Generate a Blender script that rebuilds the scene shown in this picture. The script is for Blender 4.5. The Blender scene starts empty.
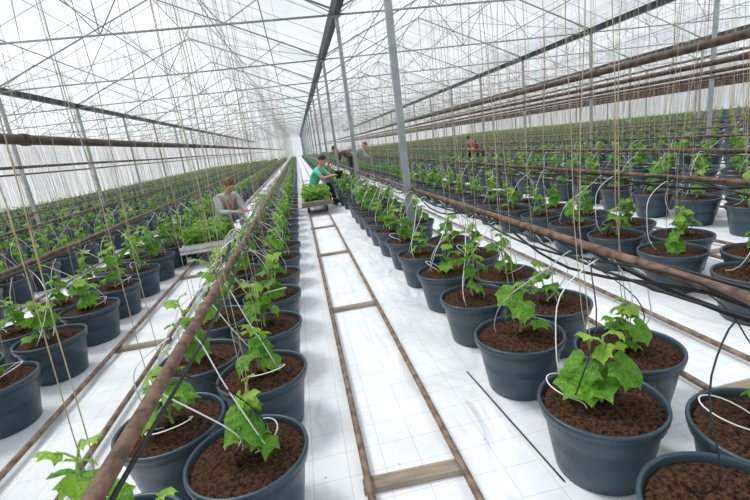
import bpy, bmesh, math, random
import numpy as np
from mathutils import Vector, Matrix
random.seed(7)
R=random.Random(11)
scene=bpy.context.scene
col=scene.collection
try:
    scene.view_settings.view_transform='Standard'
    scene.view_settings.look='None'
except Exception: pass

# ---------------- camera ----------------
F=430.0; H=1.40
th=math.atan(109.0/F); psi=math.radians(8.4); phi=math.radians(7.4)
fw=Vector((math.sin(psi)*math.cos(th),math.cos(psi)*math.cos(th),-math.sin(th)))
R0=Vector((math.cos(psi),-math.sin(psi),0)); U0=R0.cross(fw)
Rc=R0*math.cos(phi)-U0*math.sin(phi); Uc=R0*math.sin(phi)+U0*math.cos(phi)
cd=bpy.data.cameras.new("camera"); cam=bpy.data.objects.new("camera",cd); col.objects.link(cam)
cd.sensor_width=36; cd.lens=F/750*36; cd.clip_end=400; cd.clip_start=0.05
C0=Vector((0,0,H))
M=Matrix(((Rc.x,Uc.x,-fw.x,0),(Rc.y,Uc.y,-fw.y,0),(Rc.z,Uc.z,-fw.z,H),(0,0,0,1)))
cam.matrix_world=M
scene.camera=cam
def proj(x,y,z):
    d=Vector((x,y,z))-C0; D=d.dot(fw)
    if D<0.05: return (9999,9999,D)
    return (375+F*d.dot(Rc)/D,250-F*d.dot(Uc)/D,D)
def seen(x,y,z0,z1,m=40):
    for z in (z0,z1):
        px,py,D=proj(x,y,z)
        if D>0.05:
            mm=m+130/max(D,.3)
            if -mm<px<750+mm and -mm<py<500+mm: return True
    return False

# ---------------- materials ----------------
def lin(c): return tuple((v/255/12.92 if v/255<=.04045 else ((v/255+.055)/1.055)**2.4) for v in c)
def mat(name,c1,c2=None,rough=.6,scale=8,bump=0,bscale=None,metal=0,detail=6,stretch=None,spec=None):
    m=bpy.data.materials.new(name); m.use_nodes=True
    nt=m.node_tree; b=nt.nodes["Principled BSDF"]
    b.inputs["Roughness"].default_value=rough; b.inputs["Metallic"].default_value=metal
    if spec is not None: b.inputs["Specular IOR Level"].default_value=spec
    c1=lin(c1)+(1,); c2=(lin(c2)+(1,)) if c2 else c1
    tc=nt.nodes.new("ShaderNodeTexCoord"); mp=nt.nodes.new("ShaderNodeMapping")
    nt.links.new(tc.outputs["Object"],mp.inputs[0])
    if stretch: mp.inputs["Scale"].default_value=stretch
    n=nt.nodes.new("ShaderNodeTexNoise"); n.inputs["Scale"].default_value=scale; n.inputs["Detail"].default_value=detail
    nt.links.new(mp.outputs[0],n.inputs["Vector"])
    r=nt.nodes.new("ShaderNodeValToRGB"); r.color_ramp.elements[0].position=.35; r.color_ramp.elements[1].position=.65
    r.color_ramp.elements[0].color=c1; r.color_ramp.elements[1].color=c2
    nt.links.new(n.outputs["Fac"],r.inputs[0]); nt.links.new(r.outputs[0],b.inputs["Base Color"])
    if bump:
        n2=nt.nodes.new("ShaderNodeTexNoise"); n2.inputs["Scale"].default_value=bscale or scale*3; n2.inputs["Detail"].default_value=4
        nt.links.new(mp.outputs[0],n2.inputs["Vector"])
        bp=nt.nodes.new("ShaderNodeBump"); bp.inputs["Strength"].default_value=bump; bp.inputs["Distance"].default_value=.02
        nt.links.new(n2.outputs["Fac"],bp.inputs["Height"]); nt.links.new(bp.outputs[0],b.inputs["Normal"])
    return m
M_pot=mat("pot_plastic",(44,64,76),(54,76,88),.34,6)
M_soil=mat("soil",(32,21,15),(102,72,54),.95,70,1.0,120,detail=14,spec=.2)
M_stem=mat("stem_green",(132,168,78),(152,188,98),.6,10)
M_rust=mat("rusty_pipe",(66,48,38),(132,102,82),.65,22,.4,60,detail=12)
M_rail=mat("rusty_rail",(92,72,60),(150,128,112),.6,18,.3,60,detail=12)
M_darkrust=mat("dark_pipe",(50,38,34),(96,72,60),.6,14,.4,60,detail=10)
M_wood=mat("weathered_wood",(120,106,94),(176,162,146),.85,18,.6,60,stretch=(.12,1,1),detail=10)
M_galv=mat("galvanised_steel",(138,146,150),(166,172,175),.45,5,metal=.3)
M_dark=mat("dark_gutter",(52,60,64),(72,80,84),.5,5)
M_truss=mat("truss_steel",(128,136,140),(158,164,166),.5,5)
M_bar=mat("glazing_bar_white",(196,200,202),(214,216,218),.5,5)
M_black=mat("black_hose",(18,19,21),(30,31,33),.45,10)
M_white=mat("white_tube",(234,236,234),(246,246,244),.45,10)
M_twine=mat("twine",(160,142,114),(190,174,146),.9,30)
M_wire=mat("steel_wire",(120,122,122),(140,142,142),.5,30)
M_skin=mat("skin",(206,150,122),(220,168,140),.55,12)
M_eye=mat("eye",(30,24,22),None,.3)
M_tray=mat("grey_tray",(206,208,204),(224,224,218),.6,8)
M_peat=mat("peat",(60,44,34),(84,62,48),.95,30)
M_shoe=mat("shoe",(40,38,38),(58,54,52),.7,10)

def leafmat(name,c1,c2):
    m=bpy.data.materials.new(name); m.use_nodes=True; nt=m.node_tree
    b=nt.nodes["Principled BSDF"]; out=nt.nodes["Material Output"]
    b.inputs["Roughness"].default_value=.42
    n=nt.nodes.new("ShaderNodeTexNoise"); n.inputs["Scale"].default_value=16
    tc=nt.nodes.new("ShaderNodeTexCoord"); nt.links.new(tc.outputs["Object"],n.inputs["Vector"])
    r=nt.nodes.new("ShaderNodeValToRGB"); r.color_ramp.elements[0].position=.32; r.color_ramp.elements[1].position=.68
    r.color_ramp.elements[0].color=lin(c1)+(1,); r.color_ramp.elements[1].color=lin(c2)+(1,)
    nt.links.new(n.outputs["Fac"],r.inputs[0])
    at=nt.nodes.new("ShaderNodeAttribute"); at.attribute_name="vein"
    pw=nt.nodes.new("ShaderNodeMath"); pw.operation='POWER'; pw.inputs[1].default_value=6
    nt.links.new(at.outputs["Fac"],pw.inputs[0])
    mu=nt.nodes.new("ShaderNodeMath"); mu.operation='MULTIPLY'; mu.inputs[1].default_value=.4
    nt.links.new(pw.outputs[0],mu.inputs[0])
    mx=nt.nodes.new("ShaderNodeMix"); mx.data_type='RGBA'
    nt.links.new(mu.outputs[0],mx.inputs[0]); nt.links.new(r.outputs[0],mx.inputs[6])
    mx.inputs[7].default_value=lin((180,212,116))+(1,)
    nt.links.new(mx.outputs[2],b.inputs["Base Color"])
    n2=nt.nodes.new("ShaderNodeTexNoise"); n2.inputs["Scale"].default_value=80; nt.links.new(tc.outputs["Object"],n2.inputs["Vector"])
    bp=nt.nodes.new("ShaderNodeBump"); bp.inputs["Strength"].default_value=1.0; bp.inputs["Distance"].default_value=.016
    nt.links.new(n2.outputs["Fac"],bp.inputs["Height"]); nt.links.new(bp.outputs[0],b.inputs["Normal"])
    t=nt.nodes.new("ShaderNodeBsdfTranslucent"); nt.links.new(mx.outputs[2],t.inputs[0])
    ms=nt.nodes.new("ShaderNodeMixShader"); ms.inputs[0].default_value=.35
    nt.links.new(b.outputs[0],ms.inputs[1]); nt.links.new(t.outputs[0],ms.inputs[2]); nt.links.new(ms.outputs[0],out.inputs[0])
    return m
M_leaf=leafmat("cucumber_leaf",(72,142,26),(130,190,48))
M_leaf2=leafmat("cucumber_leaf_young",(132,188,46),(176,214,82))

def filmmat(name,tr,colr,pane=(1.05,2.1)):
    m=bpy.data.materials.new(name); m.use_nodes=True; nt=m.node_tree
    for n in list(nt.nodes):
        if n.type!='OUTPUT_MATERIAL': nt.nodes.remove(n)
    out=nt.nodes["Material Output"]
    a=nt.nodes.new("ShaderNodeBsdfTransparent"); b=nt.nodes.new("ShaderNodeBsdfTranslucent")
    ms=nt.nodes.new("ShaderNodeMixShader")
    tc=nt.nodes.new("ShaderNodeTexCoord")
    br=nt.nodes.new("ShaderNodeTexBrick"); br.offset=0; br.inputs["Scale"].default_value=1
    br.inputs["Brick Width"].default_value=pane[1]; br.inputs["Row Height"].default_value=pane[0]; br.inputs["Mortar Size"].default_value=.012
    br.inputs["Color1"].default_value=lin(colr)+(1,); br.inputs["Color2"].default_value=tuple(v*.78 for v in lin(colr))+(1,); br.inputs["Mortar"].default_value=tuple(v*.6 for v in lin(colr))+(1,)
    nt.links.new(tc.outputs["Object"],br.inputs["Vector"])
    n=nt.nodes.new("ShaderNodeTexNoise"); n.inputs["Scale"].default_value=.8; n.inputs["Detail"].default_value=3; n.inputs["Distortion"].default_value=.8
    nt.links.new(tc.outputs["Object"],n.inputs["Vector"])
    r=nt.nodes.new("ShaderNodeValToRGB"); r.color_ramp.elements[0].position=.35; r.color_ramp.elements[1].position=.65
    r.color_ramp.elements[0].color=(.86,.88,.90,1); r.color_ramp.elements[1].color=(1,1,1,1)
    nt.links.new(n.outputs["Fac"],r.inputs[0])
    mx=nt.nodes.new("ShaderNodeMix"); mx.data_type='RGBA'; mx.blend_type='MULTIPLY'; mx.inputs[0].default_value=1
    nt.links.new(br.outputs["Color"],mx.inputs[6]); nt.links.new(r.outputs[0],mx.inputs[7])
    nt.links.new(mx.outputs[2],b.inputs[0])
    ms.inputs[0].default_value=1-tr
    nt.links.new(a.outputs[0],ms.inputs[1]); nt.links.new(b.outputs[0],ms.inputs[2]); nt.links.new(ms.outputs[0],out.inputs[0])
    return m
M_film=filmmat("roof_film",.45,(226,230,233))

# ---------------- mesh helpers ----------------
class G:
    def __init__(s): s.v=[];s.f=[];s.m=[];s.a=[]
    def add(s,v,f,mi=0,a=None):
        o=len(s.v); s.v+= [tuple(p) for p in v]; s.f+=[tuple(i+o for i in q) for q in f]; s.m+=[mi]*len(f)
        s.a+= (a if a else [0.0]*len(v))
    def tube(s,pts,r,n=6,mi=0,cap=True):
        pts=[Vector(p) for p in pts]; k=len(pts); rs=r if isinstance(r,(list,tuple)) else [r]*k
        vs=[]
        up=None
        for i,p in enumerate(pts):
            t=(pts[min(i+1,k-1)]-pts[max(i-1,0)]).normalized()
            if up is None:
                up=Vector((0,0,1)) if abs(t.z)<.9 else Vector((1,0,0))
            u=(up-t*up.dot(t)); 
            if u.length<1e-4: u=t.orthogonal()
            u.normalize(); w=t.cross(u); up=u
            for j in range(n):
                a=2*math.pi*(j+.5)/n; vs.append(p+(u*math.cos(a)+w*math.sin(a))*rs[i])
        fs=[]
        for i in range(k-1):
            for j in range(n):
                fs.append((i*n+j,i*n+(j+1)%n,(i+1)*n+(j+1)%n,(i+1)*n+j))
        if cap: fs.append(tuple(range(n-1,-1,-1))); fs.append(tuple((k-1)*n+j for j in range(n)))
        s.add(vs,fs,mi)
    def box(s,a,b,mi=0):
        x0,y0,z0=a;x1,y1,z1=b
        v=[(x0,y0,z0),(x1,y0,z0),(x1,y1,z0),(x0,y1,z0),(x0,y0,z1),(x1,y0,z1),(x1,y1,z1),(x0,y1,z1)]
        s.add(v,[(0,3,2,1),(4,5,6,7),(0,1,5,4),(1,2,6,5),(2,3,7,6),(3,0,4,7)],mi)
    def lathe(s,prof,n=32,mi=0):
        vs=[]
        for r,z in prof:
            for j in range(n):
                a=2*math.pi*j/n; vs.append((r*math.cos(a),r*math.sin(a),z))
        fs=[]
        for i in range(len(prof)-1):
            for j in range(n):
                fs.append((i*n+j,i*n+(j+1)%n,(i+1)*n+(j+1)%n,(i+1)*n+j))
        s.add(vs,fs,mi)
    def merge(s,g,mtx=None,mo=0):
        o=len(s.v)
        s.v+=[tuple(mtx@Vector(p)) for p in g.v] if mtx else g.v
        s.f+=[tuple(i+o for i in q) for q in g.f]; s.m+=[x+mo for x in g.m]; s.a+=g.a
    def mesh(s,name,mats,smooth=True,vein=False):
        me=bpy.data.meshes.new(name); me.from_pydata(s.v,[],s.f)
        for m in mats: me.materials.append(m)
        me.polygons.foreach_set("material_index",s.m)
        me.polygons.foreach_set("use_smooth",[smooth]*len(s.f))
        if vein:
            at=me.attributes.new("vein",'FLOAT','POINT'); at.data.foreach_set("value",s.a)
        me.update(); return me
def obj(name,me,loc=(0,0,0),rot=(0,0,0),parent=None,label=None,cat=None,group=None,kind=None,sc=None):
    o=bpy.data.objects.new(name,me); o.location=loc; o.rotation_euler=rot
    if sc: o.scale=sc
    col.objects.link(o)
    if parent: o.parent=parent
    if label: o["label"]=label
    if cat: o["category"]=cat
    if group: o["group"]=group
    if kind: o["kind"]=kind
    return o

# ---------------- pot / soil / plant geometry ----------------
SXY=.95; SZ=.93
SOILZ=.310*SZ
def pot_geo(n):
    g=G()
    if n>=24:
        pr=[(0.001,.006),(.172,.0),(.180,.008),(.196,.10),(.214,.21),(.224,.272),(.226,.276),(.238,.278),(.240,.300),(.2445,.302),(.2475,.318),(.246,.330),(.236,.333),(.231,.326),(.229,.300),(.222,.26),(.205,.15),(.001,.14)]
    else:
        pr=[(.176,0),(.226,.28),(.246,.285),(.246,.332),(.232,.332),(.226,.29)]
    g.lathe([(r*SXY,z*SZ) for r,z in pr],n)
    return g
def soil_geo(n,rings,rr):
    g=G(); vs=[(0,0,.320*SZ)]
    for k in range(1,rings+1):
        r=.2285*SXY*k/rings
        for j in range(n):
            a=2*math.pi*(j+(rr.uniform(-.3,.3) if k<rings else 0))/n
            z=(.307+.014*(1-k/rings))*SZ+((rr.uniform(-.005,.005)+(rr.uniform(.003,.014) if rr.random()<.14 and k<rings-1 else 0)) if k<rings else -.006)
            vs.append((r*math.cos(a),r*math.sin(a),z))
    fs=[(0,1+j,1+(j+1)%n) for j in range(n)]
    for k in range(rings-1):
        for j in range(n):
            fs.append((1+k*n+j,1+(k+1)*n+j,1+(k+1)*n+(j+1)%n,1+k*n+(j+1)%n))
    g.add(vs,fs); return g
CT=[(0,1.0),(12,.91),(24,.79),(36,.84),(48,.93),(60,.85),(74,.74),(90,.80),(104,.87),(120,.78),(138,.68),(155,.62),(168,.44),(180,.14)]
CTL=[(0,1.0),(27,.80),(48,.93),(78,.75),(104,.87),(150,.62),(180,.14)]
VE=(0,48,104)
def leaf(g,origin,az,tilt,size,mi,rr,hi=True,roll=0):
    ct=CT if hi else CTL
    outl=[(math.radians(a),r) for a,r in ct]+[(-math.radians(a),r) for a,r in reversed(ct[1:-1])]
    n=len(outl); rings=4 if hi else 1
    mt=Matrix.Translation(origin)@Matrix.Rotation(az,4,'Z')@Matrix.Rotation(tilt,4,'Y')@Matrix.Rotation(roll,4,'X')
    ph=rr.uniform(0,6); cup=rr.uniform(-.40,-.05); fold=rr.uniform(-.2,.3)
    vs=[mt@Vector((0,0,0))]; at=[1.0]
    for k in range(1,rings+1):
        t=k/rings
        for i,(a,r) in enumerate(outl):
            rad=r*t; isv=round(abs(math.degrees(a))) in VE
            if k==rings and hi: rad*=1+(.05 if i%2==0 else -.05)
            x=rad*math.cos(a)*size; y=rad*math.sin(a)*size
            z=size*(cup*rad*rad+fold*abs(math.sin(a))*rad+.09*math.sin(3*a+ph)*t+ (-.07*t if isv else .06*t)+(rr.uniform(-.028,.028) if hi else 0))
            vs.append(mt@Vector((x,y,z))); at.append(1.0 if isv else 0.0)
    fs=[(0,1+j,1+(j+1)%n) for j in range(n)]
    for k in range(rings-1):
        for j in range(n):
            fs.append((1+k*n+j,1+(k+1)*n+j,1+(k+1)*n+(j+1)%n,1+k*n+(j+1)%n))
    g.add(vs,fs,mi,at)
def plant_geo(seed,hi=True,z0=None,scale=1.0,nmin=8,nmax=10):
    rr=random.Random(seed); g=G()
    if z0 is None: z0=SOILZ+.005
    hgt=rr.uniform(.22,.36)*scale; nn=rr.randint(nmin,nmax)
    lx,ly=rr.uniform(-.05,.05),rr.uniform(-.05,.05)
    def sp(t): return Vector((lx*t*t+.010*math.sin(t*9+seed),ly*t*t+.010*math.cos(t*8+seed),z0-.01+hgt*t))
    ns=6 if hi else 2
    g.tube([sp(i/ns) for i in range(ns+1)],[.0065*(1-.5*i/ns) for i in range(ns+1)],6 if hi else 3,0,False)
    az=rr.uniform(0,6.28)
    for i in range(nn):
        t=.14+.86*i/(nn-1); p=sp(t); az+=2.4+rr.uniform(-.5,.5)
        sz=(.074 if t<.6 else .048)*rr.uniform(.65,1.3)*scale
        if i==nn-1: sz*=.6
        pl=rr.uniform(.04,.095)*scale*(1-.4*t)
        el=rr.uniform(.35,1.15)
        e=p+Vector((math.cos(az)*math.cos(el),math.sin(az)*math.cos(el),math.sin(el)))*pl
        mid=(p+e)/2+Vector((0,0,.008))
        g.tube([p,mid,e] if hi else [p,e],.003 if hi else .0035,5 if hi else 3,0,False)
        tl=rr.uniform(-.1,.95)-(.5 if t>.85 else 0)
        leaf(g,e,az+rr.uniform(-.4,.4),tl,sz,1 if t<.66 else 2,rr,hi,rr.uniform(-.55,.55))
    return g
PM=[M_stem,M_leaf,M_leaf2]
pot_me=pot_geo(40).mesh("pot",[M_pot])
pot_me2=pot_geo(20).mesh("pot_small",[M_pot])
soils=[soil_geo(48,14,R).mesh("soil",[M_soil]) for _ in range(3)]
plants=[plant_geo(100+i).mesh("cucumber_seedling",PM,True,True) for i in range(16)]

# ---------------- layout ----------------
PITCH=1.69; SP=.63; YEND=84.0
def bedx(k): return 1.21+PITCH*k
def rowx(k,s):
    if k==-1: return (-.37 if s>0 else -.75)
    if k<=-2: return bedx(k)+.19*s-.02
    return bedx(k)+.19*s
def aislex(k): return .265+PITCH*k-(.055 if k<0 else 0)
GAU=.198
POSTY=[4.75+4.2*i for i in range(-2,19)]
GX0=1.16; BAY=8.4; GH=3.9; RH=5.75
postx=[GX0+BAY*i for i in range(-1,4)]
RXP,RYP=aislex(4),16.2
allp=[]
for k in range(-9,20):
    for side in (-1,1):
        x=rowx(k,side)
        if k==0: ph=1.34 if side<0 else 1.66
        elif k==-1: ph=1.50 if side>0 else 1.82
        elif k==-2: ph=1.42 if side>0 else 1.74
        else: ph=1.3+.31*(side>0)+.1*((k*7)%5)
        y=ph-SP*3
        while y<YEND-2:
            ok=True; yy=y
            if y<.35 or (k==-1 and y<.8): ok=False
            if k==0 and side<0 and abs(y-.71)<.05: yy=.80
            for px_ in postx:
                if abs(px_-x)<.31:
                    for py_ in POSTY:
                        if py_>2 and math.hypot(px_-x,py_-y)<.29: ok=False
            if ok and seen(x,yy,.0,.7): allp.append((math.hypot(x,yy),x+R.uniform(-.012,.012),yy+R.uniform(-.015,.015),k,side))
            y+=SP
allp.sort()
near=allp[:300]; far=allp[300:]
LB="dark blue-grey plastic pot of soil holding a young cucumber plant"
LB2="dark plastic pot with leafy young cucumber plant in long row"
for i,(d,x,y,k,s) in enumerate(near):
    e=bpy.data.objects.new("potted_cucumber_plant",None); e.empty_display_size=.1; e.location=(x,y,0)
    col.objects.link(e); e["label"]=LB if i<60 else LB2; e["category"]="potted plant"; e["group"]="potted cucumber plants in greenhouse rows"
    rz=R.uniform(0,6.28)
    obj("pot",pot_me if i<80 else pot_me2,(0,0,0),(0,0,rz),e)
    obj("soil",soils[i%3],(0,0,0),(0,0,rz),e)
    f=R.uniform(.92,1.25)*(1.1 if k==-1 else 1); ox,oy=R.uniform(-.02,.02),R.uniform(-.02,.02)
    if k==0 and s<0 and y<1: f=.4; ox=.10; oy=-.06
    if k==0 and s>0 and y<1.3: f=.9; ox=.03
    obj("cucumber_seedling",plants[R.randrange(16)],(ox,oy,(SOILZ+.005)*(1-f)),(0,0,R.uniform(0,6.28)),e,sc=(f,f,f))
def tri(g):
    f=[];m=[]
    for q,mi in zip(g.f,g.m):
        for j in range(1,len(q)-1): f.append((q[0],q[j],q[j+1])); m.append(mi)
    return np.array(g.v,dtype=np.float32),np.array(f,dtype=np.int32),np.array(m,dtype=np.int32)
def variant(seed,n,lm):
    g=G(); p=pot_geo(12 if n else 8); g.merge(p,None,0)
    vs=[(.228*SXY*math.cos(2*math.pi*j/8),.228*SXY*math.sin(2*math.pi*j/8),SOILZ) for j in range(8)]
    g.add(vs,[tuple(range(8))],1)
    pl=plant_geo(seed,False,nmin=5 if n else 4,nmax=6 if n else 5,scale=.84); g.merge(pl,None,2)
    return tri(g)
V1=[variant(300+i,1,0) for i in range(8)]; V2=[variant(400+i,0,0) for i in range(6)]
def big_mesh(name,parts,mats):
    nv=sum(len(p[0]) for p in parts); nf=sum(len(p[1]) for p in parts)
    V=np.empty((nv,3),np.float32);Fa=np.empty((nf,3),np.int32);MI=np.empty(nf,np.int32)
    a=b=0
    for v,f,m in parts:
        V[a:a+len(v)]=v; Fa[b:b+len(f)]=f+a; MI[b:b+len(f)]=m; a+=len(v); b+=len(f)
    me=bpy.data.meshes.new(name); me.vertices.add(nv); me.vertices.foreach_set("co",V.ravel())
    me.loops.add(nf*3); me.loops.foreach_set("vertex_index",Fa.ravel())
    me.polygons.add(nf); me.polygons.foreach_set("loop_start",np.arange(0,nf*3,3,dtype=np.int32))
    for m in mats: me.materials.append(m)
    me.polygons.foreach_set("material_index",MI)
    me.update(calc_edges=True); me.validate(); return me
parts=[]
for d,x,y,k,s in far:
    v,f,m=(V1[R.randrange(8)] if d<22 else V2[R.randrange(6)])
    a=R.uniform(0,6.28); ca,sa=math.cos(a),math.sin(a)
    w=np.empty_like(v); w[:,0]=v[:,0]*ca-v[:,1]*sa+x; w[:,1]=v[:,0]*sa+v[:,1]*ca+y; w[:,2]=v[:,2]
    parts.append((w,f,m))
if parts:
    obj("potted_cucumber_plants",big_mesh("distant_potted_plants",parts,[M_pot,M_soil,M_stem,M_leaf,M_leaf2]),
        label="distant rows of dark pots with young green cucumber plants",cat="potted plant",kind="stuff",group="potted cucumber plants in greenhouse rows")

# ---------------- strings & crop wires ----------------
WZ=3.15
def twine_geo(seed):
    rr=random.Random(seed); g=G(); dx=rr.uniform(-.10,.10); dy=rr.uniform(-.35,.35); b=rr.uniform(-.05,.05)
    pts=[]
    for i in range(9):
        t=i/8; z=.30+(WZ-.30)*t
        pts.append((dx*t+b*math.sin(math.pi*t)+.01*math.sin(t*17+seed),dy*t+.04*math.sin(math.pi*t*2),z))
    g.tube(pts,.0018,4,0); return g
tw=[twine_geo(i).mesh("twine",[M_twine]) for i in range(12)]
n=0; sparts=[]
TWL=[tri(twine_geo(50+i)) for i in range(10)]
for i,(d,x,y,k,s) in enumerate(allp):
    if d>45: break
    if y<1.0: continue
    for j in range(2 if d<30 else 1):
        ox,oy=R.uniform(-.06,.06),R.uniform(-.06,.06)
        if n<300:
            obj("support_twine",tw[R.randrange(12)],(x+ox,y+oy,0),label="thin beige twine hanging down to a cucumber plant",cat="string",group="hanging plant support strings"); n+=1
        else:
            v,f,m=TWL[R.randrange(10)]; sparts.append((v+np.array([x+ox,y+oy,0],np.float32),f,m))
obj("support_twines",big_mesh("support_twines",sparts,[M_twine]),label="mass of thin beige strings hanging over distant rows",cat="string",kind="stuff",group="hanging plant support strings")
for k in range(-4,8):
    for s in (-1,1):
        g=G(); g.tube([(0,-3,0),(0,YEND,0)],.003,4)
        obj("crop_wire",g.mesh("crop_wire",[M_wire]),(rowx(k,s),0,WZ),label="thin steel wire stretched high above a plant row",cat="wire",group="overhead crop wires")

# ---------------- rails, sleepers ----------------
g=G(); g.tube([(0,-2,0)]+[(0.004*math.sin(i*1.7),i*3.0,0) for i in range(0,28)],.0165,10)
rail_me=g.mesh("rail",[M_rail])
g=G(); g.box((-.22,-.032,0),(.21,.030,.028)); g.box((-.215,.033,0),(.215,.044,.022)); sl_me=g.mesh("sleeper",[M_wood],False)
for k in range(-4,8):
    for s in (-1,1):
        obj("rail_pipe",rail_me,(aislex(k)+s*GAU,0,.0445),label="rusty steel pipe rail along the white aisle floor",cat="rail",group="trolley rail pipes")
    if -2<=k<=3:
        for i in range(10):
            y=1.50+2.05*i
            if seen(aislex(k),y,0,.1,10):
                obj("wooden_sleeper",sl_me,(aislex(k)+R.uniform(-.01,.01),y+(0 if k==0 else R.uniform(-.3,.3)),0),(0,0,R.uniform(-.05,.05)),label="short weathered wooden board under the rails",cat="wooden board",group="rail sleepers")

# ---------------- heating pipes ----------------
def longpipe(r,amp,mname,m):
    g=G(); g.tube([(amp*math.sin(i*.9),-2+i*3.0,amp*math.cos(i*1.3)) for i in range(0,30)],r,12); 
    for i in range(1,14):
        y=-2+i*6.0; g.tube([(amp*math.sin(i*2*.9),y-.04,amp*math.cos(i*2*1.3)),(amp*math.sin(i*2*.9),y+.04,amp*math.cos(i*2*1.3))],r*1.22,12)
    return g.mesh(mname,[m])
pl_low=longpipe(.0195,.006,"low_heating_pipe",M_rust); pl_hi=longpipe(.031,.008,"high_heating_pipe",M_darkrust); pl_hi2=longpipe(.040,.008,"thick_heating_pipe",M_darkrust)
LOWZ=.82; HIZ=1.76
def hanger(z0,z1):
    g=G(); g.tube([(0,0,z0),(0,0,z1)],.003,4); g.tube([(.05,0,z0+.04),(.036,0,z0-.03),(0,0,z0-.045),(-.036,0,z0-.03),(-.05,0,z0+.04),(0,0,z0+.1),(.05,0,z0+.04)],.004,4); return g.mesh("pipe_hanger",[M_wire])
hl=hanger(LOWZ,GH-.12); hh=hanger(HIZ,GH-.12)
NOHI=(0,-1,-3,-5)
for k in range(-6,10):
    if -4<=k<=6:
        obj("heating_pipe",pl_low,(bedx(k),0,LOWZ),label="rusty heating pipe running above pots along the row",cat="pipe",group="low heating pipes")
    if k not in NOHI:
        obj("heating_pipe",pl_hi2 if k==-2 else pl_hi,(bedx(k)+.05,0,HIZ),label="thick dark rusty heating pipe at chest height",cat="pipe",group="high heating pipes")
    if -3<=k<=4:
        for y in POSTY:
            if y>2 and y<40 and seen(bedx(k),y,LOWZ,3):
                hi=k not in NOHI
                obj("pipe_hanger",hh if hi else hl,(bedx(k)+(.05 if hi else 0),y+.12,0),label="thin wire hanger holding a heating pipe",cat="hanger",group="pipe hangers")

# ---------------- black hoses ----------------
def hose(seed,z,r,sag,wob=.010):
    rr=random.Random(seed); g=G(); pts=[]
    for i in range(0,340):
        y=-1+i*.15; pts.append((wob*math.sin(y*2.3+seed)+rr.uniform(-.002,.002),y,z-sag*abs(math.sin(y*math.pi/1.9+seed))**1.5+rr.uniform(-.002,.002)))
    g.tube(pts,r,7); return g.mesh("irrigation_hose",[M_black])
hs=[hose(1,.81,.009,.03),hose(2,.80,.006,.04),hose(5,.83,.006,.03),hose(9,.79,.010,.07,.02),hose(14,.80,.007,.13,.03),hose(17,.84,.006,.10,.03)]
for k in range(-3,4):
    for j,ox in enumerate((.045,-.04,.065,.085,.03,-.05)):
        if j>=3 and k not in (0,1): continue
        if k==-1 and j!=1: continue
        obj("irrigation_hose",hs[j],(bedx(k)+(ox if k!=-1 else .032),0,0),label="black plastic irrigation hose sagging beside the heating pipe",cat="hose",group="irrigation hoses")

# ---------------- drip tubes ----------------
def drip(seed,side):
    rr=random.Random(seed); g=G()
    st=Vector((-side*.17,rr.uniform(-.3,.3),.79)); en=Vector((rr.uniform(-.05,.12)*side,rr.uniform(-.14,.14),SOILZ+.005))
    up=st+Vector((side*rr.uniform(0,.16),rr.uniform(-.15,.15),rr.uniform(-.10,.12))); out=Vector((side*rr.uniform(.0,.24),rr.uniform(-.25,.25),rr.uniform(.38,.62)))
    P=[st,up,out,en]; pts=[]
    for i in range(15):
        t=i/14; w=.012*math.sin(t*9+seed)
        pts.append(P[0]*(1-t)**3+P[1]*3*t*(1-t)**2+P[2]*3*t*t*(1-t)+P[3]*t**3+Vector((w,-w,0))*math.sin(math.pi*t))
    g.tube(pts,.0027,6); 
    return g
dw={(s,i):drip(i*3+s,s).mesh("drip_tube",[M_white]) for s in(-1,1) for i in range(10)}
db={(s,i):drip(90+i*3+s,s).mesh("drip_tube",[M_black]) for s in(-1,1) for i in range(8)}
for i,(d,x,y,k,s) in enumerate(near[:200]):
    if k<-3 or k>3: continue
    for rep in range(2 if k in (-1,0) and y>1.4 else 1):
        if y<1.2: continue
        obj("drip_tube",dw[(s,R.randrange(10))],(x,y,0),label="curved white drip tube feeding a potted plant",cat="drip tube",group="white drip tubes")
    if R.random()<.5:
        obj("drip_tube",db[(s,R.randrange(8))],(x,y,0),label="curved black drip tube feeding a potted plant",cat="drip tube",group="black drip tubes")
def loop_geo(seed):
    rr=random.Random(seed); g=G(); a0=rr.uniform(0,6.28); pts=[]; sw=rr.uniform(1.2,2.6); h=rr.uniform(.04,.12); rm=rr.uniform(.12,.2)
    for i in range(18):
        t=i/17; a=a0+t*sw; r=.03+rm*math.sin(math.pi*min(t*1.1,1)*.9); pts.append((r*math.cos(a),r*math.sin(a),SOILZ+.012+h*math.sin(math.pi*t)))
    g.tube(pts,.0027,6); return g
lp=[loop_geo(i).mesh("drip_tube",[M_white]) for i in range(8)]
for d,x,y,k,s in near[:50]:
    if y>1 and R.random()<.6: obj("drip_tube",lp[R.randrange(8)],(x,y,0),label="white drip tube looped across the pot's soil",cat="drip tube",group="looped drip tubes")

g=G(); g.tube([(.825-.005*i,1.30+i*.10,.006) for i in range(10)],.004,6)  # dark gap where floor sheets overlap, stood in for by a thin black tube
obj("floor_seam",g.mesh("floor_seam",[M_black]),label="thin dark seam in the white floor sheet",cat="seam")

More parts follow.
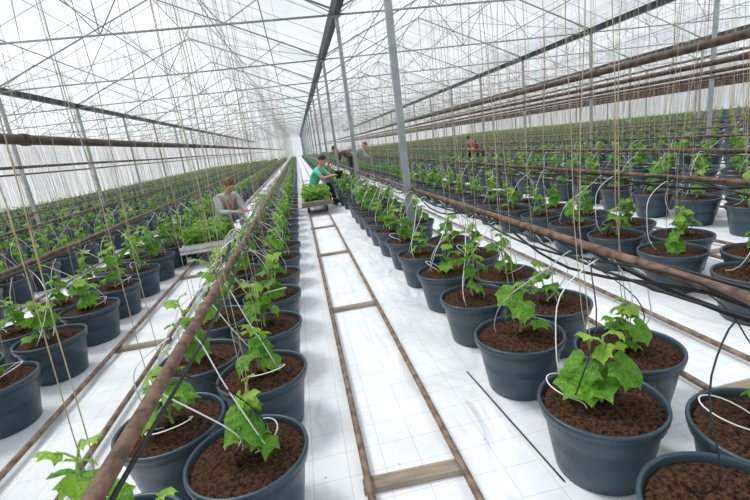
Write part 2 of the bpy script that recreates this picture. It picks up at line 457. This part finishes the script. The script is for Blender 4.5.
# ---------------- structure: floor, walls, roof ----------------
X0=GX0-BAY*2; X1=GX0+BAY*4; Y0=-5
def quad(name,vs,m,kind="structure",label=None,cat=None):
    me=bpy.data.meshes.new(name); me.from_pydata(vs,[],[tuple(range(len(vs)))]); me.materials.append(m)
    o=obj(name,me,kind=kind,label=label,cat=cat); return o
fm=bpy.data.materials.new("white_ground_film"); fm.use_nodes=True; nt=fm.node_tree; b=nt.nodes["Principled BSDF"]; b.inputs["Roughness"].default_value=.5
tc=nt.nodes.new("ShaderNodeTexCoord")
br=nt.nodes.new("ShaderNodeTexBrick"); br.offset=0; br.inputs["Scale"].default_value=1; br.inputs["Brick Width"].default_value=.16; br.inputs["Row Height"].default_value=.16; br.inputs["Mortar Size"].default_value=.0018; br.inputs["Mortar Smooth"].default_value=.2
br.inputs["Color1"].default_value=(1,1,1,1);br.inputs["Color2"].default_value=(1,1,1,1);br.inputs["Mortar"].default_value=(.58,.68,.76,1)
nt.links.new(tc.outputs["Object"],br.inputs["Vector"])
n1=nt.nodes.new("ShaderNodeTexNoise"); n1.inputs["Scale"].default_value=2.2; n1.inputs["Detail"].default_value=6; nt.links.new(tc.outputs["Object"],n1.inputs["Vector"])
r1=nt.nodes.new("ShaderNodeValToRGB"); r1.color_ramp.elements[0].position=.3; r1.color_ramp.elements[0].color=lin((222,226,232))+(1,); r1.color_ramp.elements[1].position=.55; r1.color_ramp.elements[1].color=lin((242,245,248))+(1,)
nt.links.new(n1.outputs["Fac"],r1.inputs[0])
n2=nt.nodes.new("ShaderNodeTexNoise"); n2.inputs["Scale"].default_value=34; n2.inputs["Detail"].default_value=6; nt.links.new(tc.outputs["Object"],n2.inputs["Vector"])
r2=nt.nodes.new("ShaderNodeValToRGB"); r2.color_ramp.elements[0].position=.26; r2.color_ramp.elements[0].color=(.35,.30,.26,1); r2.color_ramp.elements[1].position=.30; r2.color_ramp.elements[1].color=(1,1,1,1)
nt.links.new(n2.outputs["Fac"],r2.inputs[0])
m1=nt.nodes.new("ShaderNodeMix"); m1.data_type='RGBA'; m1.blend_type='MULTIPLY'; m1.inputs[0].default_value=.8
nt.links.new(r1.outputs[0],m1.inputs[6]); nt.links.new(br.outputs["Color"],m1.inputs[7])
m2=nt.nodes.new("ShaderNodeMix"); m2.data_type='RGBA'; m2.blend_type='MULTIPLY'; m2.inputs[0].default_value=.8
nt.links.new(m1.outputs[2],m2.inputs[6]); nt.links.new(r2.outputs[0],m2.inputs[7]); nt.links.new(m2.outputs[2],b.inputs["Base Color"])
mp=nt.nodes.new("ShaderNodeMapping"); mp.inputs["Scale"].default_value=(1,.45,1); nt.links.new(tc.outputs["Object"],mp.inputs[0])
n3=nt.nodes.new("ShaderNodeTexNoise"); n3.inputs["Scale"].default_value=3.5; n3.inputs["Detail"].default_value=2.5; n3.inputs["Distortion"].default_value=.9; nt.links.new(mp.outputs[0],n3.inputs["Vector"])
bp=nt.nodes.new("ShaderNodeBump"); bp.inputs["Strength"].default_value=.9; bp.inputs["Distance"].default_value=.06
nt.links.new(n3.outputs["Fac"],bp.inputs["Height"]); nt.links.new(bp.outputs[0],b.inputs["Normal"])
quad("floor",[(X0,Y0,0),(X1,Y0,0),(X1,YEND+2,0),(X0,YEND+2,0)],fm)
vs=[];fs=[]
for i in range(-2,4):
    a=GX0+BAY*i; b_=a+BAY; mdl=(a+b_)/2; o=len(vs)
    vs+=[(a,Y0,GH),(a,YEND+2,GH),(mdl,YEND+2,RH),(mdl,Y0,RH),(b_,Y0,GH),(b_,YEND+2,GH)]
    fs+=[(o,o+1,o+2,o+3),(o+3,o+2,o+5,o+4)]
me=bpy.data.meshes.new("ceiling"); me.from_pydata(vs,[],fs); me.materials.append(M_film); obj("ceiling",me,kind="structure")
M_wallf=filmmat("wall_film",.5,(230,235,237))
quad("wall_back",[(X0,YEND+2,0),(X1,YEND+2,0),(X1,YEND+2,RH),(X0,YEND+2,RH)],M_wallf)
quad("wall_left",[(X0,Y0,0),(X0,YEND+2,0),(X0,YEND+2,GH),(X0,Y0,GH)],M_wallf)
quad("wall_right",[(X1,Y0,0),(X1,YEND+2,0),(X1,YEND+2,GH),(X1,Y0,GH)],M_wallf)
tn=1
for i in range(-2,4):
    g=G(); a=GX0+BAY*i; md=a+BAY/2; b_=a+BAY
    y=Y0+.5
    while y<YEND:
        g.tube([(a,y,GH-.02),(md,y,RH-.02),(b_,y,GH-.02)],.009,4,0,False); y+=1.4
    o=obj("trim_%d"%tn,g.mesh("glazing_bars",[M_bar],False),kind="structure"); tn+=1
for i in range(-1,4):
    g=G(); g.add([(-.11,Y0,.08),(-.06,Y0,-.06),(.06,Y0,-.06),(.11,Y0,.08),(-.11,YEND+2,.08),(-.06,YEND+2,-.06),(.06,YEND+2,-.06),(.11,YEND+2,.08)],[(0,1,5,4),(1,2,6,5),(2,3,7,6),(3,0,4,7),(0,3,2,1),(4,5,6,7)])
    obj("roof_gutter",g.mesh("roof_gutter",[M_dark],False),(GX0+BAY*i,0,GH-.08),label="long dark metal roof gutter above support posts",cat="gutter",group="roof gutters")
g=G(); g.box((-.035,-.035,0),(.035,.035,GH-.14)); g.box((-.07,-.07,0),(.07,.07,.012)); g.box((-.08,-.05,GH-.16),(.08,.05,GH-.14))
post_me=g.mesh("post",[M_galv],False)
for px_ in postx:
    for y in POSTY:
        if y>2 and not(px_<0 and y<12): obj("support_post",post_me,(px_,y,0),label="slim grey galvanised steel post under roof gutter",cat="post",group="greenhouse support posts")
g=G(); g.tube([(0,Y0,0),(0,YEND+2,0)],.014,6); pur=g.mesh("purlin",[M_truss])
for i in range(-2,4):
    a=GX0+BAY*i
    for t in (.17,.34,.5,.66,.83):
        x=a+BAY*t; z=GH+(RH-GH)*(1-abs(t-.5)*2)-.06
        obj("roof_purlin",pur,(x,0,z),label="long thin steel purlin beneath the greenhouse roof",cat="roof bar",group="roof purlins")
g=G(); W=BAY; zb=-.12
g.tube([(0,0,zb),(W,0,zb)],.020,6)
g.tube([(0,0,zb+.08),(W/2,0,RH-GH-.08),(W,0,zb+.08)],.020,6)
nb=8; zt=lambda x:(RH-GH-.08)*(1-abs(x/W-.5)*2)
for j in range(nb):
    x0=W*j/nb; x1=W*(j+1)/nb
    if j%2==0: g.tube([(x0,0,zb),(x1,0,zt(x1))],.010,5)
    else: g.tube([(x0,0,zt(x0)),(x1,0,zb)],.010,5)
g.tube([(W/2,0,zb),(W/2,0,RH-GH-.08)],.010,5)
truss=g.mesh("roof_truss",[M_truss])
for i in range(-2,4):
    for y in POSTY:
        if y<-1: continue
        obj("roof_truss",truss,(GX0+BAY*i,y,GH),label="light steel lattice truss spanning one greenhouse bay",cat="truss",group="roof trusses")
for i in range(-1,3):
    for j in range(0,18,3):
        L=4.2; rise=RH-GH-.1
        g=G(); g.tube([(0,0,0),(W/2,L,rise)],.008,5); g.tube([(W,0,0),(W/2,L,rise)],.008,5)
        obj("roof_brace",g.mesh("roof_brace",[M_truss]),(GX0+BAY*i,POSTY[1]+4.2*j,GH-.05),label="pair of diagonal steel bracing rods under roof",cat="roof brace",group="roof braces")

# ---------------- people ----------------
def skin_mesh(name,V,E,Rr,root,mats,sub=2):
    me=bpy.data.meshes.new(name+"_tmp"); bm=bmesh.new(); lay=bm.verts.layers.skin.verify(); bv=[]
    for p,r in zip(V,Rr):
        v=bm.verts.new(p); v[lay].radius=(r if isinstance(r,tuple) else (r,r)); v[lay].use_root=False; bv.append(v)
    bv[root][lay].use_root=True
    for a,b in E: bm.edges.new((bv[a],bv[b]))
    bm.to_mesh(me); bm.free()
    o=bpy.data.objects.new("tmp",me); col.objects.link(o)
    s=o.modifiers.new("s",'SKIN'); s.use_smooth_shade=True
    u=o.modifiers.new("u",'SUBSURF'); u.levels=sub; u.render_levels=sub
    dg=bpy.context.evaluated_depsgraph_get(); dg.update()
    m2=bpy.data.meshes.new_from_object(o.evaluated_get(dg)); m2.name=name
    bpy.data.objects.remove(o); m2.materials.clear()
    for m in mats: m2.materials.append(m)
    for p in m2.polygons: p.use_smooth=True; p.material_index=0
    return m2
def ell(g,c,r,mi,n=10,mt=None):
    vs=[];fs=[]; m=n//2+2
    for i in range(m+1):
        a=math.pi*i/m
        for j in range(n):
            b=2*math.pi*j/n; p=Vector((r[0]*math.sin(a)*math.cos(b),r[1]*math.sin(a)*math.sin(b),r[2]*math.cos(a)))
            vs.append((mt@p if mt else p)+Vector(c))
    for i in range(m):
        for j in range(n): fs.append((i*n+j,(i+1)*n+j,(i+1)*n+(j+1)%n,i*n+(j+1)%n))
    g.add(vs,fs,mi)
def person(loc,rz,J,shirt,trs,hairc,long_sleeve,label,sc=1):
    root=bpy.data.objects.new("person",None); root.location=loc; root.rotation_euler=(0,0,rz); root.scale=(sc,sc,sc); col.objects.link(root)
    root["label"]=label; root["category"]="person"
    V=[];E=[];Rr=[]
    def add(p,r,par=None):
        V.append(Vector(p)); Rr.append(r); i=len(V)-1
        if par is not None: E.append((par,i))
        return i
    pel=add(J['pel'],(.13,.10)); wa=add(J['waist'],(.115,.09),pel); ch=add(J['chest'],(.135,.10),wa); nb_=add(J['nb'],(.07,.06),ch)
    nk=add(J['neck'],.05,nb_); h1=add(J['h1'],(.062,.075),nk); h2=add(J['h2'],(.078,.095),h1); h3=add(J['h3'],(.06,.07),h2)
    for s in (-1,1):
        q=lambda k:Vector((J[k][0]*s,J[k][1],J[k][2]))
        sh=add(q('sh'),.058,ch); el=add(q('el'),.043,sh); wr=add(q('wr'),.027,el)
        d=(q('wr')-q('el')).normalized(); pa=add(q('wr')+d*.05,(.036,.02),wr); pe=add(q('wr')+d*.085,(.036,.018),pa)
        side=Vector((s,0,0)); dn=Vector((0,0,-1))
        for fi,(o_,ln) in enumerate(((-.03,.065),(-.01,.078),(.01,.072),(.028,.056))):
            b0=q('wr')+d*.095+side*o_; a1=add(b0+d*ln*.4,.009,pe); a2=add(b0+d*ln*.75+dn*ln*.25,.008,a1); add(b0+d*ln*.9+dn*ln*.6,.007,a2)
        t1=add(q('wr')+d*.05-side*.045,.011,pa); add(q('wr')+d*.085-side*.055+dn*.012,.009,t1)
        hp=add(q('hip'),.085,pel); kn=add(q('kn'),.058,hp); an=add(q('an'),.038,kn); add(q('toe'),.034,an)
    bme=skin_mesh("body",V,E,Rr,pel,[M_skin,M_eye])
    g=G(); c=Vector(J['h2']); look=J.get('look',-.3)
    rt=Matrix.Rotation(look,3,'X')
    def hp_(x,y,z): return c+rt@Vector((x,y,z))
    ell(g,hp_(0,.0,-.005),(.075,.095,.115),0,14,rt.to_4x4())
    ell(g,hp_(0,.098,-.02),(.012,.018,.022),0,8); ell(g,hp_(-.03,.085,.012),(.012,.008,.007),1,8); ell(g,hp_(.03,.085,.012),(.012,.008,.007),1,8)
    ell(g,hp_(0,.085,-.058),(.024,.008,.006),1,8); ell(g,hp_(-.078,0,-.01),(.012,.02,.03),0,8); ell(g,hp_(.078,0,-.01),(.012,.02,.03),0,8)
    tmp=g.mesh("t",[M_skin,M_eye]); bm=bmesh.new(); bm.from_mesh(bme); bm.from_mesh(tmp); bm.to_mesh(bme); bm.free()
    obj("body",bme,parent=root)
    g=G(); ell(g,hp_(0,-.018,.036),(.085,.098,.096),0,14,rt.to_4x4())
    obj("hair",g.mesh("hair",[hairc]),parent=root)
    V=[];E=[];Rr=[]
    pel=add(J['pel'],(.150,.118)); wa=add(J['waist'],(.140,.112),pel); ch=add(J['chest'],(.158,.122),wa); add(J['nb'],(.075,.068),ch)
    for s in (-1,1):
        q=lambda k:Vector((J[k][0]*s,J[k][1],J[k][2]))
        sh=add(q('sh'),.074,ch)
        if long_sleeve: el=add(q('el'),.057,sh); add(q('wr'),.038,el)
        else: add(q('sh').lerp(q('el'),.75),.06,sh)
    obj("shirt",skin_mesh("shirt",V,E,Rr,0,[shirt]),parent=root)
    V=[];E=[];Rr=[]
    pel=add(J['pel'],(.145,.115))
    for s in (-1,1):
        q=lambda k:Vector((J[k][0]*s,J[k][1],J[k][2]))
        hp=add(q('hip'),.102,pel); kn=add(q('kn'),.074,hp); add(q('an'),.056,kn)
    obj("trousers",skin_mesh("trousers",V,E,Rr,0,[trs]),parent=root)
    for s in (-1,1):
        a=Vector((J['an'][0]*s,J['an'][1],J['an'][2])); t=Vector((J['toe'][0]*s,J['toe'][1],J['toe'][2]))
        g=G(); g.tube([a+Vector((0,-.05,-.03)),a+Vector((0,0,-.02)),a.lerp(t,.6)+Vector((0,0,-.005)),t+Vector((0,.03,0)),t+Vector((0,.055,0))],[.038,.05,.047,.042,.02],12)
        obj("shoe",g.mesh("shoe",[M_shoe]),parent=root)
    return root
seat=dict(pel=(0,0,.41),waist=(0,.06,.59),chest=(0,.19,.79),nb=(0,.285,.93),neck=(0,.32,.985),h1=(0,.365,1.04),h2=(0,.375,1.10),h3=(0,.365,1.16),
  sh=(.175,.25,.88),el=(.215,.42,.69),wr=(.13,.62,.72),hip=(.085,.02,.40),kn=(.14,.41,.52),an=(.13,.50,.14),toe=(.14,.63,.06),look=-.5)
seat2=dict(pel=(0,0,.40),waist=(0,.09,.56),chest=(0,.24,.73),nb=(0,.34,.85),neck=(0,.38,.895),h1=(0,.43,.94),h2=(0,.445,.99),h3=(0,.44,1.045),
  sh=(.17,.30,.80),el=(.205,.40,.58),wr=(.11,.60,.58),hip=(.085,.02,.39),kn=(.13,.40,.52),an=(.12,.50,.12),toe=(.13,.63,.05),look=-.65)
stand=dict(pel=(0,0,.90),waist=(0,.09,1.02),chest=(0,.27,1.12),nb=(0,.40,1.19),neck=(0,.45,1.22),h1=(0,.51,1.24),h2=(0,.54,1.27),h3=(0,.55,1.32),
  sh=(.18,.37,1.15),el=(.21,.44,.90),wr=(.14,.62,.80),hip=(.09,0,.88),kn=(.11,.06,.48),an=(.11,-.02,.10),toe=(.12,.12,.05),look=-.8)
M_green=mat("green_tshirt",(80,214,186),(104,230,204),.8,10); M_trs=mat("black_trousers",(26,28,34),(40,42,50),.85,10)
M_grey=mat("grey_sweater",(162,170,176),(188,196,200),.85,10,.3,40); M_jean=mat("blue_grey_trousers",(128,138,150),(156,166,176),.85,10)
M_hb=mat("brown_hair",(92,58,38),(122,80,54),.6,40); M_hd=mat("dark_hair",(50,34,28),(70,50,38),.6,40)
M_red=mat("red_shirt",(150,66,60),(170,84,74),.8,10); M_mar=mat("dark_purple_shirt",(74,48,60),(92,60,72),.8,10)
TX0=aislex(0); TX1=aislex(-1)
person((TX0-.03,10.64,0),-math.pi/2-.5,seat,M_green,M_trs,M_hd,False,"person in turquoise t-shirt and black trousers seated on trolley")
person((TX1+.06,7.62,0),-math.pi/2-.90,seat2,M_grey,M_jean,M_hb,True,"person in grey sweater seated on trolley leaning over plants")
person((aislex(1)-.1,15.4,0),math.pi/2-.2,stand,M_mar,M_trs,M_hd,True,"person in dark purple shirt bending over potted plants")
person((aislex(1)+.2,17.3,0),-math.pi/2,stand,M_grey,M_trs,M_hb,True,"person in grey top bending over potted plants")
person((RXP,RYP,0),math.pi/2,seat2,M_red,M_trs,M_hd,False,"person in red shirt seated low between plant rows")

# ---------------- trolleys + trays ----------------
def trolley(x,y,deckm,lab,sx=1):
    e=bpy.data.objects.new("trolley",None); e.location=(x,y,0); col.objects.link(e); e["label"]=lab; e["category"]="trolley"
    g=G()
    for s in (-1,1):
        g.box((s*.30*sx-.015,-.75,.19),(s*.30*sx+.015,.75,.22)); g.box((s*GAU-.012,-.60,.12),(s*GAU+.012,-.54,.20)); g.box((s*GAU-.012,.54,.12),(s*GAU+.012,.60,.20))
    for yy in (-.75,-.57,0,.57,.72): g.box((-.315*sx,yy,.19),(.315*sx,yy+.03,.22))
    obj("frame",g.mesh("frame",[M_galv],False),parent=e)
    g=G()
    for j in range(6): g.box(((-.33+j*.111)*sx,-.78,.22),((-.33+j*.111+.104)*sx,.35,.245))
    g.box((-.34*sx,-.80,.255),(.34*sx,-.78,.30)); g.box((-.34*sx,-.80,.20),(.34*sx,-.78,.238))
    for s in (-1,1): g.box((s*.31*sx-.015,-.78,.20),(s*.31*sx+.015,-.765,.30))
    obj("deck",g.mesh("deck",[deckm],False),parent=e)
    for s in (-1,1):
        for yy in (-.57,.57):
            g=G(); g.tube([(s*GAU-.02,yy,.111),(s*GAU+.02,yy,.111)],.05,16); g.tube([(s*GAU-.03,yy,.111),(s*GAU-.02,yy,.111)],.058,16); obj("wheel",g.mesh("wheel",[M_dark],False),parent=e)
    return e
t1=trolley(TX0,10.0,M_wood,"low wooden-decked rail trolley carrying trays of seedlings")
t2=trolley(TX1,6.95,M_tray,"low pale rail trolley carrying trays of green seedlings",.93)
for t,sz in ((t1,.32),(t2,.31)):
    g=G(); g.box((-.2,-.17,.245),(.2,.17,sz-.02)); g.box((-.21,-.18,sz-.02),(.21,.18,sz))
    obj("seat",g.mesh("seat",[M_wood],False),(0,.64,0),parent=t)
def tray(x,y,rz,seed,z,ps):
    rr=random.Random(seed); e=bpy.data.objects.new("seedling_tray",None); e.location=(x,y,z); e.rotation_euler=(0,0,rz); col.objects.link(e)
    e["label"]="shallow pale tray packed with leafy green cucumber seedlings"; e["category"]="seedling tray"; e["group"]="seedling trays on trolleys"
    g=G(); w,l,h=.28,.17,.07
    g.box((-w,-l,0),(w,l,.012)); g.box((-w,-l,.012),(-w+.012,l,h)); g.box((w-.012,-l,.012),(w,l,h)); g.box((-w+.012,-l,.012),(w-.012,-l+.012,h)); g.box((-w+.012,l-.012,.012),(w-.012,l,h))
    obj("tray",g.mesh("tray",[M_tray],False),parent=e)
    g=G(); g.box((-w+.014,-l+.014,.013),(w-.014,l-.014,.06)); obj("peat",g.mesh("peat",[M_peat],False),parent=e)
    g=G()
    for i in range(6):
        for j in range(4):
            p=plant_geo(seed*50+i*4+j,False,z0=.06,scale=ps,nmin=5,nmax=7)
            g.merge(p,Matrix.Translation((-w+.05+i*.092,-l+.04+j*.085,0))@Matrix.Rotation(rr.uniform(0,6),4,'Z'))
    obj("seedlings",g.mesh("seedlings",PM,True,True),parent=e)
for j in range(3):
    tray(TX0,10.0-.58+j*.36,0,j+1,.246,.9)
    tray(TX1,6.95-.58+j*.36,0,j+11,.246,.78)
g=G(); g.lathe([(.001,0),(.075,0),(.10,.16),(.108,.17),(.10,.175),(.094,.17),(.07,.02),(.001,.02)],20)
o=obj("plant_pot",g.mesh("plant_pot",[M_black]),(TX0-.03+.76*math.cos(.5),10.64-.76*math.sin(.5),.64),label="small black plastic pot held in seated worker's hands",cat="pot")

# ---------------- light ----------------
w=bpy.data.worlds.new("world"); scene.world=w; w.use_nodes=True; nt=w.node_tree; bg=nt.nodes["Background"]
bg.inputs[0].default_value=(.92,.96,1.0,1); bg.inputs[1].default_value=.86
sd=bpy.data.lights.new("sun",'SUN'); sd.energy=4.2; sd.angle=math.radians(16); sd.color=(1,.98,.95)
so=bpy.data.objects.new("sun",sd); so.rotation_euler=(math.radians(-20),math.radians(-25),0); col.objects.link(so)
